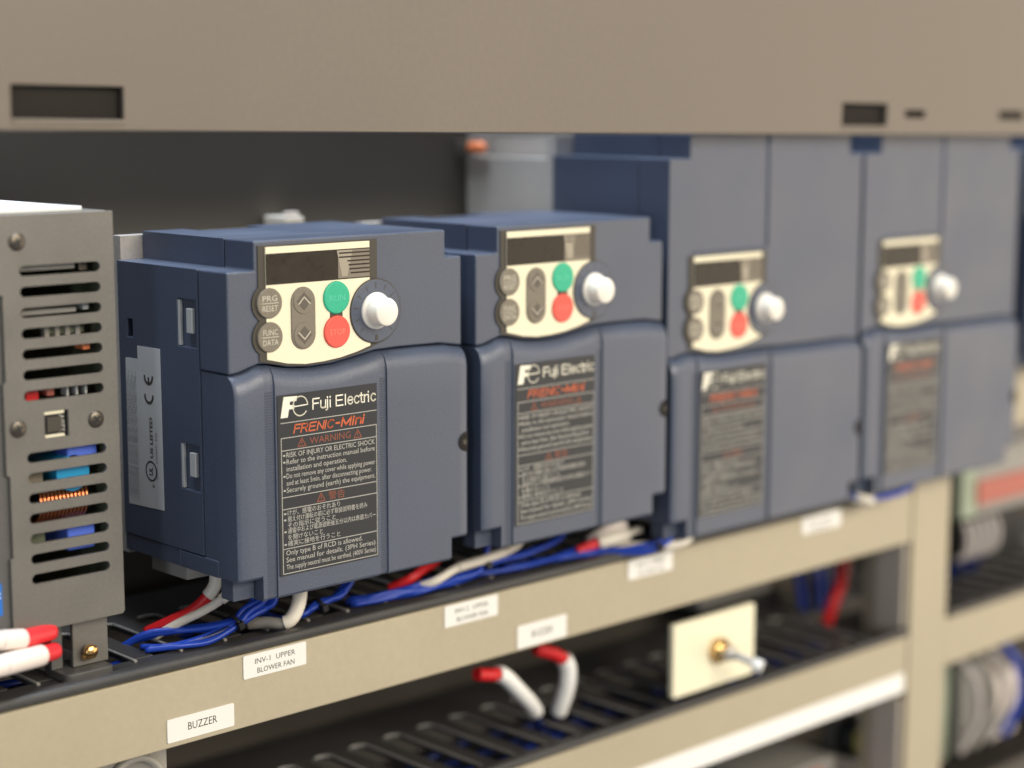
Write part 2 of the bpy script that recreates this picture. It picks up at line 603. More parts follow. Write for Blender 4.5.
duct('wire_duct', 'dark grey slotted wire duct just below the row of inverters', -300, 444, -23.4, -62.0 - 19.65 * 2, 34, 80, 27)
duct('wire_duct', 'dark grey slotted wire duct on the lower shelf behind the toggle switch plate', -300, 444, -103.4, 4.4, 22, 80, 22)
duct('wire_duct', 'dark grey slotted wire duct right of the beige post', 482, 1300, -101.0, 484, 22, 80, 41)


# ------------------------------------------------------------------ inverter drives
def cover_mesh(name, W, zp, zbot, notch_l, notch_r, notch_h, parent):
    """lower front cover: rounded shoulder under a wavy parting line, notched lower corners, two grooves"""
    YF = -3.8
    g = [(12.3, 16.9), (65.2, 68.9)]
    xs = sorted(set([0, 0.8, 1.8, 6, 9, notch_l - 0.01, notch_l + 0.01, g[0][0] - .05, g[0][0] + .05, g[0][1] - .05, g[0][1] + .05,
                     22, 27, 32, 37, 42, 47, 52, 57, 61, g[1][0] - .05, g[1][0] + .05, g[1][1] - .05, g[1][1] + .05, 75, 85, 95,
                     W - notch_r - 0.01, W - notch_r + 0.01, W - 5, W - 1.8, W - 0.8, W]))
    v, f = [], []
    rows = None
    for x in xs:
        dz = zp(x)
        gd = 0.7 if any(a < x < b for a, b in g) else 0.0
        cw = max(0.0, 1.8 - min(x, W - x)) ** 2 * 0.25          # rounded vertical corners
        zb = zbot + (notch_h if (x < notch_l or x > W - notch_r) else 0)
        prof = [(9.0, dz - 0.5), (0.6, dz - 0.5), (-0.4 + gd * .3, dz - 0.9), (-1.7 + gd * .5, dz - 1.9), (-2.8 + gd * .8, dz - 3.5),
                (-3.5 + gd, dz - 5.4), (YF + gd, dz - 7.6), (YF + gd, dz - 20), (YF + gd, zb + 1.0), (YF + 0.8 + gd, zb), (9.0, zb)]
        rows = len(prof)
        v += [(x, y + (cw if y < 5 else 0), z) for y, z in prof]
    for i in range(len(xs) - 1):
        for j in range(rows):
            a, b = i * rows + j, i * rows + (j + 1) % rows
            f.append((a, b, b + rows, a + rows))
    f.append(tuple(range(rows)))
    f.append(tuple(range((len(xs) - 1) * rows, len(xs) * rows)))
    o = pydata(name, v, f, 'drive', parent)
    for p in o.data.polygons:
        p.use_smooth = True
    o.data.set_sharp_from_angle(angle=math.radians(32)) if hasattr(o.data, 'set_sharp_from_angle') else None
    return o


def lerp_table(tab):
    def fn(x):
        for (x0, z0), (x1, z1) in zip(tab, tab[1:]):
            if x <= x1:
                t = (x - x0) / (x1 - x0)
                t = t * t * (3 - 2 * t)
                return z0 + (z1 - z0) * t
        return tab[-1][1]
    return fn


JP = ['けが、感電のおそれあり', '据え付け運転の前に必ず取扱説明書を読み', 'その指示に従うこと', '通電中および電源遮断後五分以内は表面カバー', 'を開けないこと', '確実に接地を行うこと']


def make_drive(W, zoff, H, group):
    """zoff: how far the keypad block is shifted down from that of the small drive; H: top height above the small drive's base"""
    d = thing('inverter_drive', 'x', 'inverter', (0, 0, 0), group)
    zb = zoff if zoff == 0 else -15.0
    top, sh = H, H - 10.5
    big = W > 120
    tab = [(0, 83.2), (4, 83.6), (13, 86.0), (17, 85.6), (26, 83.6), (36, 82.9), (46, 83.2), (56, 84.6), (66, 86.2), (78, 86.4),
           (W - 11, 86.0), (W - 2, 84.6), (W, 84.2)]
    if big:
        tab = [(0, 83.6), (4, 84.0), (13, 85.6), (17, 85.2), (26, 83.6), (36, 82.9), (46, 83.0), (56, 83.4), (66, 83.6), (78, 82.8),
               (W - 11, 82.2), (W - 2, 81.2), (W, 80.8)]
    zp0 = lerp_table(tab)
    zp = lambda x: zp0(x) + zoff
    xl, xr = (11.6, W - 8.3) if not big else (13.4, W - 10)
    # front shell above the parting line
    ol = [(0, sh), (xl, sh), (xl, top), (xr, top), (xr, sh), (W, sh)]
    low = [(x, zp(x)) for x in (W, W - 2, W - 6, W - 11, 85, 78, 72, 66, 61, 56, 51, 46, 41, 36, 31, 26, 21, 17, 13, 9, 4, 0)]
    shell = prism('front_shell', ol[::-1][::-1] + low, 0, 18.1, 'drive', d)
    if big:
        cut(shell, [(15.2, 68.6, -1, 0.9, zoff + 129.4, top + 5)])
    bev(shell, 0.8)
    inner = prism('inner_frame', [(0.5, zb + 9), (W - 0.5, zb + 9), (W - 0.5, zoff + 83), (0.5, zoff + 83)], 9.3, 18.1, 'drive', d, bevel=0.3)
    # rear housing with latch windows on the left side
    ro = [(0, zb + 14.7), (0, sh), (xl, sh), (xl, top), (xr, top), (xr, sh), (W, sh), (W, zb + 14.7)]
    rear = prism('rear_housing', ro, 18.45, 72, 'drive', d)
    z1, z2 = zoff + 90.8, zoff + 38.0
    cut(rear, [(-1, 1.6, 19.6, 31.8, z1, z1 + 17.6), (-1, 1.6, 19.6, 31.8, z2, z2 + 17.2), (-1, 5, 62.2, 66, zoff + 91, zoff + 98),
               (30, 60, 60, 80, top - 4, top + 5)])
    bev(rear, 0.5)
    box('terminal_cover', 0, W, 9.3, 34, zb + 8, zb + 14.3, 'drive', d, 0.4)
    box('terminal_cover', 0.3, W - 0.3, 34.3, 72, zb + 8, zb + 14.5, 'drive', d, 0.4)
    box('terminal_block', 4, W - 4, 36, 60, zb + 1.5, zb + 7.8, 'grey_box', d, 0.4)
    for z in (z1, z2):
        t = box('side_latch', -0.1, 1.5, 22.2, 26.0, z + 5.2, z + 14.2, 'latch', d, 0.3)
        box('latch_wall_lit', 0.15, 1.5, 30.3, 31.7, z + 0.3, z + 17.0, 'latch', d, 0.2)  # pale block: light on the recess's rear face put into its colour
    cover = cover_mesh('front_cover', W, zp, zb, 10.4, 9.0, 8.5, d)
    # the box seen through the notched corners
    box('corner_block', 0.8, 10.2, 1.5, 9.0, zb + 0.6, zb + 8.3, 'drive_rib', d, 0.3)
    box('corner_block', W - 8.8, W - 2.8, 5.0, 9.0, zb + 3.6, zb + 8.3, 'drive_rib', d, 0.3)
    # ribbed strips in the two grooves
    for a, b in ((12.6, 16.6), (65.5, 68.6)):
        z = zb + 1.5
        lst = []
        while z < zoff + 76.5:
            lst.append((a, b, -3.3, -2.9, z, z + 0.6))
            z += 1.0
        boxes('ribbed_strip', lst, 'drive_rib', cover)
        boxes('ribbed_step', [(a, b, -2.6 + 0.62 * k, -1.2 + 0.6 * k, zoff + 78.4 + 1.25 * k, zoff + 79.2 + 1.25 * k) for k in range(4)],
              'drive_rib', cover)
    # cover screw tab at the right edge
    zc_ = 46.5 if not big else 36.0
    prism('cover_catch', circ(W - 0.6, zb + zc_, 4.6, 14, 3.9, math.pi / 2, 1.5 * math.pi), -4.3, -2.2, 'void', cover, bevel=0.3)
    disc('catch_screw', W - 2.4, zb + zc_, 1.1, -4.6, -4.2, 'bezel', cover, 0.15, 14)
    # ---------------- keypad
    o = zoff
    arc = [(64.3, 88.4 + o), (58, 86.7 + o), (50, 85.2 + o), (42, 84.5 + o), (34, 84.3 + o), (26, 85.2 + o), (17.0, 87.4 + o)]
    bz = prism('keypad_bezel', [(13.9, 128.2 + o), (68.2, 128.2 + o), (68.2, 88.6 + o), (64.6, 87.4 + o), (58, 85.6 + o), (50, 84.4 + o),
                                (42, 83.75 + o), (34, 83.6 + o), (26, 84.3 + o), (17, 86.2 + o), (13.9, 87.0 + o)], -0.45, 3, 'bezel', d)
    for k, cz in enumerate((107.6, 95.4)):
        disc('bezel_lobe', 18.2, cz + o, 7.2, -0.5 - 0.05 * k, 3, 'bezel', bz, 0)
    kp = prism('keypad_panel', [(17.0, 127.6 + o), (64.3, 127.6 + o)] + arc, -0.85, 2, 'cream', d)
    box('display_window', 17.05, 64.25, -1.15, 1.5, 114.1 + o, 125.2 + o, 'window', kp, 0.15)
    box('display_legend', 49.2, 64.0, -1.25, 1.4, 114.5 + o, 124.8 + o, 'legend', kp, 0.05)
    pydata('legend_wedge', [(48.6, -1.3, 124.8 + o), (56, -1.3, 124.8 + o), (53.4, -1.3, 115.2 + o), (51.0, -1.3, 115.2 + o)], [(0, 1, 2, 3)], 'legend_light', kp)
    boxes('legend_lines', [(49.6 if k > 3 else 55 - k * .5, 63.9, -1.34, -1.2, 116.0 + 1.5 * k + o, 116.55 + 1.5 * k + o) for k in range(6)], 'window', kp)
    # buttons
    for cz, (t1, t2) in ((107.6, ('PRG', 'RESET')), (95.4, ('FUNC', 'DATA'))):
        b = disc('push_button', 18.2, cz + o, 5.5, -1.5, 1, 'grey_button', d, 0.5)
        lettering('lettering', [(t1, 14.9, cz + 0.7 + o, 6.4, 2.2, 0, 0.0), (t2, 14.8, cz - 2.9 + o, 6.7, 2.2, 0, 0.0)], 'button_print', b, onfront(-1.56))
        strokes('underline', [(14.6, cz + 0.05 + o, 21.8, cz + 0.05 + o)], -1.56, 'button_print', b, 0.25)
    rk = prism('arrow_rocker', capsule(27.6, 38.6, 89.7 + o, 112.6 + o, 14), -1.4, 1, 'grey_button', d, bevel=0.5)
    for cz, sgn in ((107.4, 1), (95.0, -1)):
        disc('rocker_pad', 33.1, cz + o, 4.7, -1.7, -1.0, 'grey_button', rk, 0.25, 28)
        prism('arrow_diamond', [(33.1, cz + 3.3 + o), (36.4, cz + o), (33.1, cz - 3.3 + o), (29.8, cz + o)], -1.8, -1.5, 'grey_button_dark', rk)
        strokes('arrow_mark', [(30.6, cz - 1.0 * sgn + o, 33.1, cz + 1.5 * sgn + o), (33.1, cz + 1.5 * sgn + o, 35.6, cz - 1.0 * sgn + o)], -1.85, 'button_print', rk, 0.4)
    box('button_slot', 45.4, 51.2, -0.95, 1, 99 + o, 104 + o, 'bezel', kp, 0)
    for cz, mt, pm, t1 in ((107.6, 'green_button', 'green_print', 'RUN'), (95.0, 'red_button', 'red_print', 'STOP')):
        b = disc('push_button', 48.3, cz + o, 6.05, -1.7, 1, mt, d, 0.6)
        lettering('lettering', [(t1, 44.7, cz - 1.2 + o, 7.2, 2.4, 0, 0.0)], pm, b, onfront(-1.76))
    # potentiometer
    dl = disc('dial_plate', 67.2, 101.3 + o, 12.0, -1.5, 2, 'drive', d, 0.5, 48)
    rg = lathe('dial_ring', [(12.15, 1.0), (12.15, -1.3), (11.9, -1.4)], 67.2, 101.3 + o, 'bezel', dl, 48)
    strokes('dial_marks', [(67.2 + 8.6 * math.cos(a), 101.3 + o + 8.6 * math.sin(a), 67.2 + 10.6 * math.cos(a), 101.3 + o + 10.6 * math.sin(a))
                           for a in [math.radians(225 - 27 * k) for k in range(11)]], -1.56, 'bezel', dl, 0.35)
    prism('dial_pointer_notch', [(66.6, 90.2 + o), (68.0, 90.2 + o), (67.8, 92.4 + o), (66.8, 92.4 + o)], -1.6, -1.5, 'bezel', dl)
    kn = lathe('knob', [(7.0, -1.2), (7.0, -2.0), (6.7, -2.6), (5.7, -2.7), (5.5, -3.2), (5.3, -7.9), (5.1, -8.4), (4.6, -8.65), (0.01, -8.7)],
               67.0, 101.4 + o, 'knob', d, 40)
    for ch in d.children:
        if ch.name.split('.')[0] in ('keypad_bezel', 'keypad_panel', 'push_button', 'arrow_rocker', 'dial_plate', 'knob'):
            ch.location.x -= (1.4 if ch.name.split('.')[0] in ('dial_plate', 'knob') else 0.9) * S
    # ---------------- warning label
    if big:
        o = zoff + 2.0
    Y = -4.15
    lb = box('warning_label', 17.7, 63.6, -4.1, -3.7, 7.9 + o, 74.5 + o, 'label_black', d, 0)
    P = onfront(Y)
    # logo: heavy slanted F and thin round e
    pydata('logo_letter', [(a, Y, b + o) for a, b in [(19.0, 66.2), (20.5, 73.8), (26.6, 73.6), (26.2, 71.8), (23.3, 71.9), (23.1, 70.6), (25.4, 70.5),
                                                       (25.1, 69.0), (22.8, 69.1), (22.2, 66.2)]], [tuple(range(10))], 'print_white', lb)
    seg = []
    pr = None
    for k in range(33):
        a = math.radians(4 + (318) * k / 32)
        q = (27.9 + 3.3 * math.cos(a), 69.8 + o + 3.55 * math.sin(a))
        if pr:
            seg.append((*pr, *q))
        pr = q
    seg.append((24.8, 69.8 + o, 31.2, 70.05 + o))
    strokes('logo_letter', seg, Y, 'print_white', lb, 0.42)
    strokes('lettering', stroke_word('Fuji Electric', 33.6, 68.0 + o, 29.2, 3.75), Y, 'print_white', lb, 0.52)
    strokes('lettering', stroke_word('FRENIC', 24.8, 60.2 + o, 17.6, 2.9, 0.25), Y, 'print_orange', lb, 0.52)
    strokes('lettering', stroke_word('-', 43.9, 60.3 + o, 1.4, 2.8, 0.25), Y, 'print_orange', lb, 0.7)
    strokes('lettering', stroke_word('Mini', 46.6, 60.2 + o, 10.0, 2.9, 0.25), Y, 'print_orange', lb, 0.66)
    strokes('rule_lines', [(19.1, 64.3 + o, 63.2, 64.3 + o), (19.1, 58.8 + o, 63.2, 58.8 + o), (19.1, 8.7 + o, 63.2, 8.7 + o),
                           (19.1, 8.7 + o, 19.1, 58.8 + o), (63.2, 8.7 + o, 63.2, 58.8 + o), (19.1, 54.2 + o, 63.2, 54.2 + o),
                           (19.1, 37.0 + o, 63.2, 37.0 + o), (19.1, 32.6 + o, 63.2, 32.6 + o), (19.1, 17.9 + o, 63.2, 17.9 + o)], Y, 'print_grey', lb, 0.28)
    for cx, cz in ((28.3, 55.0), (54.2, 55.0), (36.7, 33.4)):
        strokes('warning_triangle', [(cx - 1.8, cz + o, cx + 1.8, cz + o), (cx - 1.8, cz + o, cx, cz + 3.0 + o), (cx + 1.8, cz + o, cx, cz + 3.0 + o),
                                     (cx, cz + 0.9 + o, cx, cz + 1.9 + o)], Y, 'print_brown', lb, 0.38)
    lettering('lettering', [('WARNING', 31.9, 55.2 + o, 19.0, 2.7, 0, 0.0), ('警告', 40.2, 33.5 + o, 7.6, 2.6, 0, 0.0)], 'print_brown', lb, P)
    rows = [('RISK OF INJURY OR ELECTRIC SHOCK', 21.3, 51.5, 41.0, 2.0), ('Refer to the instruction manual before', 21.3, 49.0, 41.0, 2.0),
            ('installation and operation.', 21.3, 46.4, 27.6, 2.0), ('Do not remove any cover while applying power', 21.2, 43.8, 41.2, 2.0),
            ('and at least 5min. after disconnecting power.', 21.2, 41.2, 39.6, 2.0), ('Securely ground (earth) the equipment.', 21.2, 38.6, 41.2, 2.0),
            ('Only type B of RCD is allowed.', 20.5, 15.4, 35.4, 2.0), ('See manual for details. (3PH Series)', 20.5, 12.8, 41.6, 2.0),
            ('The supply neutral must be earthed. (400V Series)', 20.5, 10.1, 41.8, 2.0)]
    widths = [24, 37, 22, 41, 16, 24]
    zz = [30.2, 27.9, 25.6, 23.5, 21.1, 18.8]
    rows += [(s, 21.4, z, w, 1.7) for s, z, w in zip(JP, zz, widths)]
    lettering('lettering', [(s, x, z + o, w, h, 0, 0.0) for s, x, z, w, h in rows], 'print_grey', lb, P)
    strokes('bullets', [(20.1, z + o, 20.5, z + o) for z in (52.4, 49.9, 44.7, 39.5, 30.9, 28.6, 24.2, 19.5)], Y, 'print_grey', lb, 0.6)
    # ---------------- rating label on the left side
    o = zoff
    X = -0.12
    nl = prism('rating_label', [(43.8, 27.5 + o), (68.0, 26.6 + o), (67.6, 83.0 + o), (59.2, 83.2 + o), (59.2, 88.2 + o), (43.8, 88.4 + o)], X, 0.1, 'silver_label', d, ax=side)
    PL = lambda a, b: (X - 0.05, b, a)           # reading upwards
    fine = []
    for k in range(9):
        fine.append(('TYPE SOURCE OUTPUT SER No. 3PH 380 480V 50 60Hz', 28.5 + o + (k % 3), 60.6 + 0.8 * k, 50.0 - 3 * (k % 3), 0.5, 0, 0))
    items = [('US LISTED', 46.5 + o, 50.2, 15.5, 2.0, 0, 0.03),
             ('IND. CONT. EQ.', 39 + o, 47.4, 18, 1.0, 0, 0.0), ('c', 35.2 + o, 49.8, 1.4, 2.0, 0, 0.02), ('UL', 39.8 + o, 50.6, 3.2, 2.6, 0, 0.03)]
    rot = lambda a, b: PL(a, b)
    lettering('lettering', items + fine, 'print_black', nl, rot)
    ring = []
    for cx_ in (70.0, 77.2):
        pr = None
        for k in range(17):
            a = math.radians(80 + 200 * k / 16)
            q = (cx_ + o + 2.7 * math.cos(a), 52.0 + 2.7 * math.sin(a))
            if pr:
                ring.append((*pr, *q))
            pr = q
    ring.append((74.8 + o, 52.0, 77.0 + o, 52.0))
    pr = None
    for k in range(25):
        a = 2 * math.pi * k / 24
        q = (41.4 + o + 3.6 * math.cos(a), 51.8 + 3.6 * math.sin(a))
        if pr:
            ring.append((*pr, *q))
        pr = q
    v, f = [], []
    for x0, z0, x1, z1 in ring:
        dd = Vector((x1 - x0, z1 - z0)).normalized() * (0.55 if x0 > 60 + o else 0.35)
        k = len(v)
        v += [PL(x0 - dd.y, z0 + dd.x), PL(x1 - dd.y, z1 + dd.x), PL(x1 + dd.y, z1 - dd.x), PL(x0 + dd.y, z0 - dd.x)]
        f.append((k, k + 1, k + 2, k + 3))
    pydata('mark_ring', v, f, 'print_black', nl)
    # ---------------- heat sink behind
    hx0, hx1 = 2.0, W - 2.0
    lst = [(hx0, hx1, 72.3, 78, zb + 6, top - 1.5), (hx0, hx0 + (3 if not big else 12), 78, 133, zb + 6, top - (8 if not big else 12)), (hx1 - 3, hx1, 78, 133, zb + 6, top - (8 if not big else 1.5))]
    x = hx0 + (9 if not big else 14)
    while x < hx1 - 6:
        lst.append((x, x + 1.6, 78, 132, zb + 6, top - (14 if not big else 3)))
        x += 6.5
    lst.append((hx0 + 3, hx1 - 3, 129, 135.8, zb - 2, top - (0 if big else 9)))
    boxes('heat_sink', lst, 'heat', d)
    return d


small = make_drive(110, 0, 130, 'row of inverter drives')
big = make_drive(140, -16.3, 165, 'row of inverter drives')
for proto, x, z, lab in ((small, 0, 0, 'small slate blue inverter drive nearest the perforated grey power supply'),
                         (small, 117.6, 0, 'small slate blue inverter drive, second in the row, beside the tall ones'),
                         (big, 231.3, 0, 'tall slate blue inverter drive directly right of the two small ones'),
                         (big, 373.6, 0, 'tall slate blue inverter drive, second of the two tall ones, in front of the post'),
                         (small, 523, 35, 'slate blue inverter drive cut off by the right edge, above the right-hand rail')):
    if proto.get('placed'):
        o = copy_tree(proto)
    else:
        o = proto
        o['placed'] = 1
    o.location = (x * S, 0, z * S)
    o['label'] = lab
for o in list(bpy.data.objects):
    if 'placed' in o:
        del o['placed']

# ------------------------------------------------------------------ power supply at the left
FY = 25.0
psu = thing('power_supply', 'perforated grey steel power supply box at the left edge', 'power supply', (-60, FY, -2.2))
PX, PZ = -60.0, -2.2


def pp(pts):
    return [(x - PX, z - PZ) for x, z in pts]


slots = []
for k in range(7):
    zc = 122.3 - 7.06 * k
    slots.append(capsule(-65.9, -35.2, zc - 1.75, zc + 1.75, 8))
for k in range(7):
    zc = 58.6 - 7.06 * k
    slots.append(capsule(-65.6, -35.0, zc - 1.75, zc + 1.75, 8))
sw_hole = [(-58.6, 64.6), (-49.4, 64.6), (-49.4, 73.8), (-58.6, 73.8)]
fo = [(-112, 141.2), (-29.6, 141.2), (-29.6, -1.2), (-30.4, -2.2), (-73.2, -2.2), (-73.2, 24.6), (-72.2, 24.8), (-72.2, 53.2), (-73.4, 53.6), (-73.4, 84.8),
      (-72.4, 85.2), (-72.4, 114.6), (-112, 115)]
prism('front_plate', pp(fo), 0, 1.4, 'psu', psu, holes=[pp(s) for s in slots] + [pp(sw_hole)], bevel=0.35)


def pbox(name, x0, x1, y0, y1, z0, z1, mat, bevel=0.4, parent=None):
    return box(name, x0 - PX, x1 - PX, y0 - FY, y1 - FY, z0 - PZ, z1 - PZ, mat, parent or psu, bevel)


pbox('side_wall', -31.0, -29.7, 26.6, 120, -2, 141, 'psu', 0.3)
pbox('side_wall', -113, -111.6, 26.6, 120, -2, 141, 'psu', 0.3)
pbox('top_plate', -111.5, -31.2, 26.6, 120, 139.6, 141.4, 'psu', 0.4)
pbox('top_glare_sheet', -111, -38.5, 30, 118, 141.5, 142.9, 'strip', 0.3)  # white sheet added, stands in for strong light on the top plate
pbox('bottom_plate', -111.5, -31.2, 26.6, 120, -2.0, -0.6, 'psu', 0.3)
pbox('back_wall', -111.5, -31.2, 117, 119, -0.5, 139.5, 'psu_dark', 0.2)
lc = pbox('terminal_cover', -111, -70.9, 26.5, 30, -1.5, 116.2, 'psu_dark', 0.3)
st = pbox('sticker', -92, -76.4, 26.1, 26.45, 5.6, 16.8, 'sticker_blue', 0)
lettering('lettering', [('AC', -79.6 - PX, 11.6 - PZ, 2.6, 2.2, 0, 0.02)], 'strip', st, onfront(26.0 - FY))
for x, z in ((-66.4, 132.2), (-68.6, 69.2), (-38.8, 69.1)):
    sc = lathe('screw', [(3.0, 0.2), (3.0, -0.35), (2.4, -0.75), (0.01, -0.85)], x - PX, z - PZ, 'screw', psu, 28)
    a = math.radians(25 if x < -60 else 40)
    c, s_ = math.cos(a), math.sin(a)
    for u, w in ((1.7, 0.32), (0.32, 1.7)):
        q = [(-u, -w), (u, -w), (u, w), (-u, w)]
        prism('cross_recess', [(x - PX + c * i - s_ * j, z - PZ + s_ * i + c * j) for i, j in q], -0.92 - 0.02 * (u > 1), -0.6, 'dark', sc)
sw = pbox('voltage_switch', -58.4, -49.6, 26.6, 32, 64.8, 73.6, 'dark', 0.3)
pbox('switch_slider', -57.2, -51.6, 25.9, 27.5, 66.4, 71.6, 'bezel', 0.3, sw)
pbox('switch_rim', -58.4, -50.8, 25.3, 26.5, 72.7, 73.7, 'cream', 0.2, sw)
pbox('switch_rim', -58.4, -50.8, 25.3, 26.5, 64.7, 65.6, 'cream', 0.2, sw)
V, F = text_mesh([('220V', 66.0, 0, 6.2, 2.2, 0, 0.01)], lambda a, b: (-50.2 - b - PX, 26.5 - FY, a - PZ))
me = bpy.data.meshes.new('lettering')
me.from_pydata([(a * S, b * S, c_ * S) for a, b, c_ in V], [], F)
link('lettering', me, 'print_grey', sw)
# what shows through the slots
pbox('circuit_board', -109, -70, 60, 62, 0, 138, 'board', 0)
pbox('circuit_board', -33.4, -31.8, 28, 114, 0, 138, 'board', 0)
pbox('transistor_block', -63, -42, 30, 46, 121.6, 124.6, 'grey_box', 0.4)
pbox('transistor_block', -40.5, -37, 30, 46, 120.6, 124.6, 'screw', 0.4)
pbox('transistor_block', -63, -42, 30, 46, 106.6, 108.4, 'grey_box', 0.4)
pbox('transistor_block', -39.5, -37, 30, 46, 107.0, 109.6, 'latch', 0.4)
pbox('resistor_row', -52, -38, 32, 44, 99, 104, 'board', 0.4)
for k in range(4):
    pbox('resistor', -54 + 4 * k, -52 + 4 * k, 31, 34, 98, 104, 'wire_grey', 0.4)
pbox('small_capacitor', -40, -37, 30, 36, 93, 96, 'orange', 0.5)
pbox('capacitor_block', -47.5, -35.6, 30, 50, 53.5, 62, 'blue_part', 0.8)
pbox('capacitor_block', -48.5, -37.5, 30, 48, 22.5, 33.5, 'blue_part', 0.8)
lathe('capacitor', [(6.4, 5), (6.4, 6), (6.4, 40), (5.8, 41)], -45.5 - PX, 50.2 - PZ, 'cyan_part', psu, 24)
pbox('transformer_tape', -66, -56, 32, 60, 48, 54, 'legend', 0.5)
pbox('relay_block', -64, -56, 32, 55, 26, 32, 'board', 0.5)
pbox('relay_block', -62, -57, 31, 50, 77, 82, 'wire_red', 0.5)
pbox('small_capacitor', -54, -51, 31, 36, 78, 83, 'pale_red', 0.5)
for k in range(3):
    pbox('resistor', -47 + 3.6 * k, -46 + 3.6 * k, 30, 34, 77.5, 83, 'latch', 0.2)
coil = None
ccx, ccz = -49.0, 40.8
for k in range(13):
    a = math.pi * (k / 12)
    # windings of the choke, seen edge on
    x = ccx - 9 + 18 * k / 12
    ring = [(x - PX + 0.25 * math.sin(t) * 2, 36 + 5.5 * math.cos(t) - FY, ccz - 1.0 + 6.2 * math.sin(t) - PZ) for t in
            [2 * math.pi * i / 20 for i in range(21)]]
    tube('choke_winding', ring, 0.62, 'copper', psu, n=6, raw=True)
pbox('choke_core', -58.5, -39.5, 32.5, 39.5, 36, 44, 'dark', 1.0)
# foot bracket on the duct
pbox('foot_bracket', -47.5, -33.2, 31, 33, -20.2, -2.3, 'psu', 0.5)
fb = prism('foot_base', [(x - PX, y - FY) for x, y in rrect(-54, -34.6, 24, 42, 3)], -23.3 - PZ, -20.3 - PZ, 'psu_dark', psu, bevel=0.3, ax=flat)
pbox('bracket_tab', -55, -50.4, 33, 35, -20.2, -2.3, 'psu_dark', 0.4)
lathe('foot_screw', [(2.6, 4.0), (2.6, 2.2), (2.2, 1.6), (0.01, 1.4)], -42.2 - PX, -14.6 - PZ, 'brass', psu, 20)
box('foot_screw', -44.6 - PX, -39.8 - PX, 3.4, 5.9, -17.6 - PZ, -15.8 - PZ, 'brass', psu, 0.5)

# ------------------------------------------------------------------ wires
W = {
    'red_short': [(16, 34, 4), (15, 34, -2), (12, 36, -7), (8, 40, -12), (3, 46, -16), (-3, 54, -21)],
    'white_short': [(20, 31, 2), (19, 30, -4), (15, 32, -8), (9, 36, -12), (4, 42, -16), (-2, 50, -22)],
    'blueA1': [(38, 30, 2), (35, 28, -9), (27, 28, -13), (21, 30, -16.5), (11, 36, -18.5), (1, 44, -19.5), (-8, 50, -21), (-16, 56, -27)],
    'blueA2': [(36, 32, 2), (33, 30, -9), (27, 31, -13), (21, 32, -16.5), (11, 42, -19.5), (-1, 48, -21), (-9, 56, -24)],
    'blueA3': [(33, 33, 2), (31, 32, -10), (25, 32, -15), (19, 31.5, -18), (6, 32, -20.5), (-6, 34, -21.4), (-13, 42, -22)],
    'blueA4': [(39, 29, 2), (36, 27, -11), (28, 27, -14.5), (20.5, 28.6, -18.2), (10, 29, -21), (-2, 32, -21.6), (-13, 38, -21.8)],
    'sleeve': [(47, 24, 2), (46, 22, -6), (43.5, 20, -12), (40, 20, -17), (37, 22.5, -18.8), (34, 28, -19), (30, 34, -20)],
    'blueB1': [(80, 30, 1), (76, 28, -10), (68, 27, -14.5), (59, 27, -16.5), (52, 28, -18.5), (44, 34, -21)],
    'blueB2': [(78, 32, 1), (74, 30, -11), (66, 29, -16), (58, 28.5, -17.6), (51, 29, -20), (41, 34, -21.6)],
    'blueC1': [(150, 28, 4), (148, 26, -6), (144, 24, -13), (136, 24, -18), (115, 26, -19.6), (96, 28, -20), (80, 34, -21)],
    'blueC2': [(166, 32, 2), (159, 30, -12), (141, 30, -16), (119, 30, -18), (100, 30, -20), (82, 38, -21)],
    'blueC3': [(200, 32, 0), (195, 30, -12), (173, 26, -14), (153, 26, -15), (132, 26, -18.4), (110, 27, -21), (90, 32, -21.6)],
    'redC': [(132, 38, 2), (129, 36, -11), (119, 34, -14), (111, 34, -17), (105, 40, -21)],
    'whiteC': [(176, 32, 2), (168, 28, -10), (145, 22.5, -11.5), (128, 23, -13), (117, 24.5, -17), (111, 32, -20.5)],
    'blueD1': [(244, 8, -2), (241, 4, -13), (230, 1, -17), (222, 6, -19), (214, 18, -20), (204, 26, -20.8), (180, 32, -21)],
    'blueD2': [(246, 12, -2), (242, 8, -12), (232, 5, -15.5), (222, 12, -18.4), (212, 22, -20), (193, 28, -21), (165, 34, -21.4)],
    'blueD3': [(246, 44, -4), (234, 38, -17), (208, 30, -19), (182, 26.4, -20), (163, 28, -20.6), (147, 34, -21.4)],
    'beigeD': [(254, 6, -4), (251, 2, -15), (244, 1.4, -17.6), (236, 6, -19), (231, 14, -19), (224, 24, -20.6)],
    'blueE1': [(377, 14, 0), (378, 10, -12), (379, 6, -16), (388, 3, -18.6), (404, 2, -20), (422, 2, -18.6), (440, 6, -13), (446, 10, -4)],
    'whiteE': [(378, 18, -4), (380, 8, -16), (383, 2.4, -18), (389, 2, -20), (396, 8, -22), (402, 10.5, -19)],
}
R0 = 1.15
b = thing('wire_bundle', 'bundle of blue wires with a black tie below the nearest small inverter', 'wires', (20, 32, -23), 'blue wire bundles')


def bw(pts, org, parent, name='wire', r=R0, mat='wire_blue'):
    return tube(name, [(p[0] - org[0], p[1] - org[1], p[2] - org[2]) for p in pts], r, mat, parent)


def jit(pts, a):
    return [(p[0] + random.uniform(-a, a), p[1] + random.uniform(-a, a), p[2] + random.uniform(-a, a) * .5) for p in pts]


og = (20, 32, -23)
for k in ('blueA1', 'blueA2', 'blueA3', 'blueA4'):
    bw(W[k], og, b)
for k in ('blueA1', 'blueA3', 'blueA2', 'blueA4'):
    bw(jit(W[k], 1.6), og, b, 'wire', R0, 'wire_navy' if k == 'blueA3' else 'wire_blue')


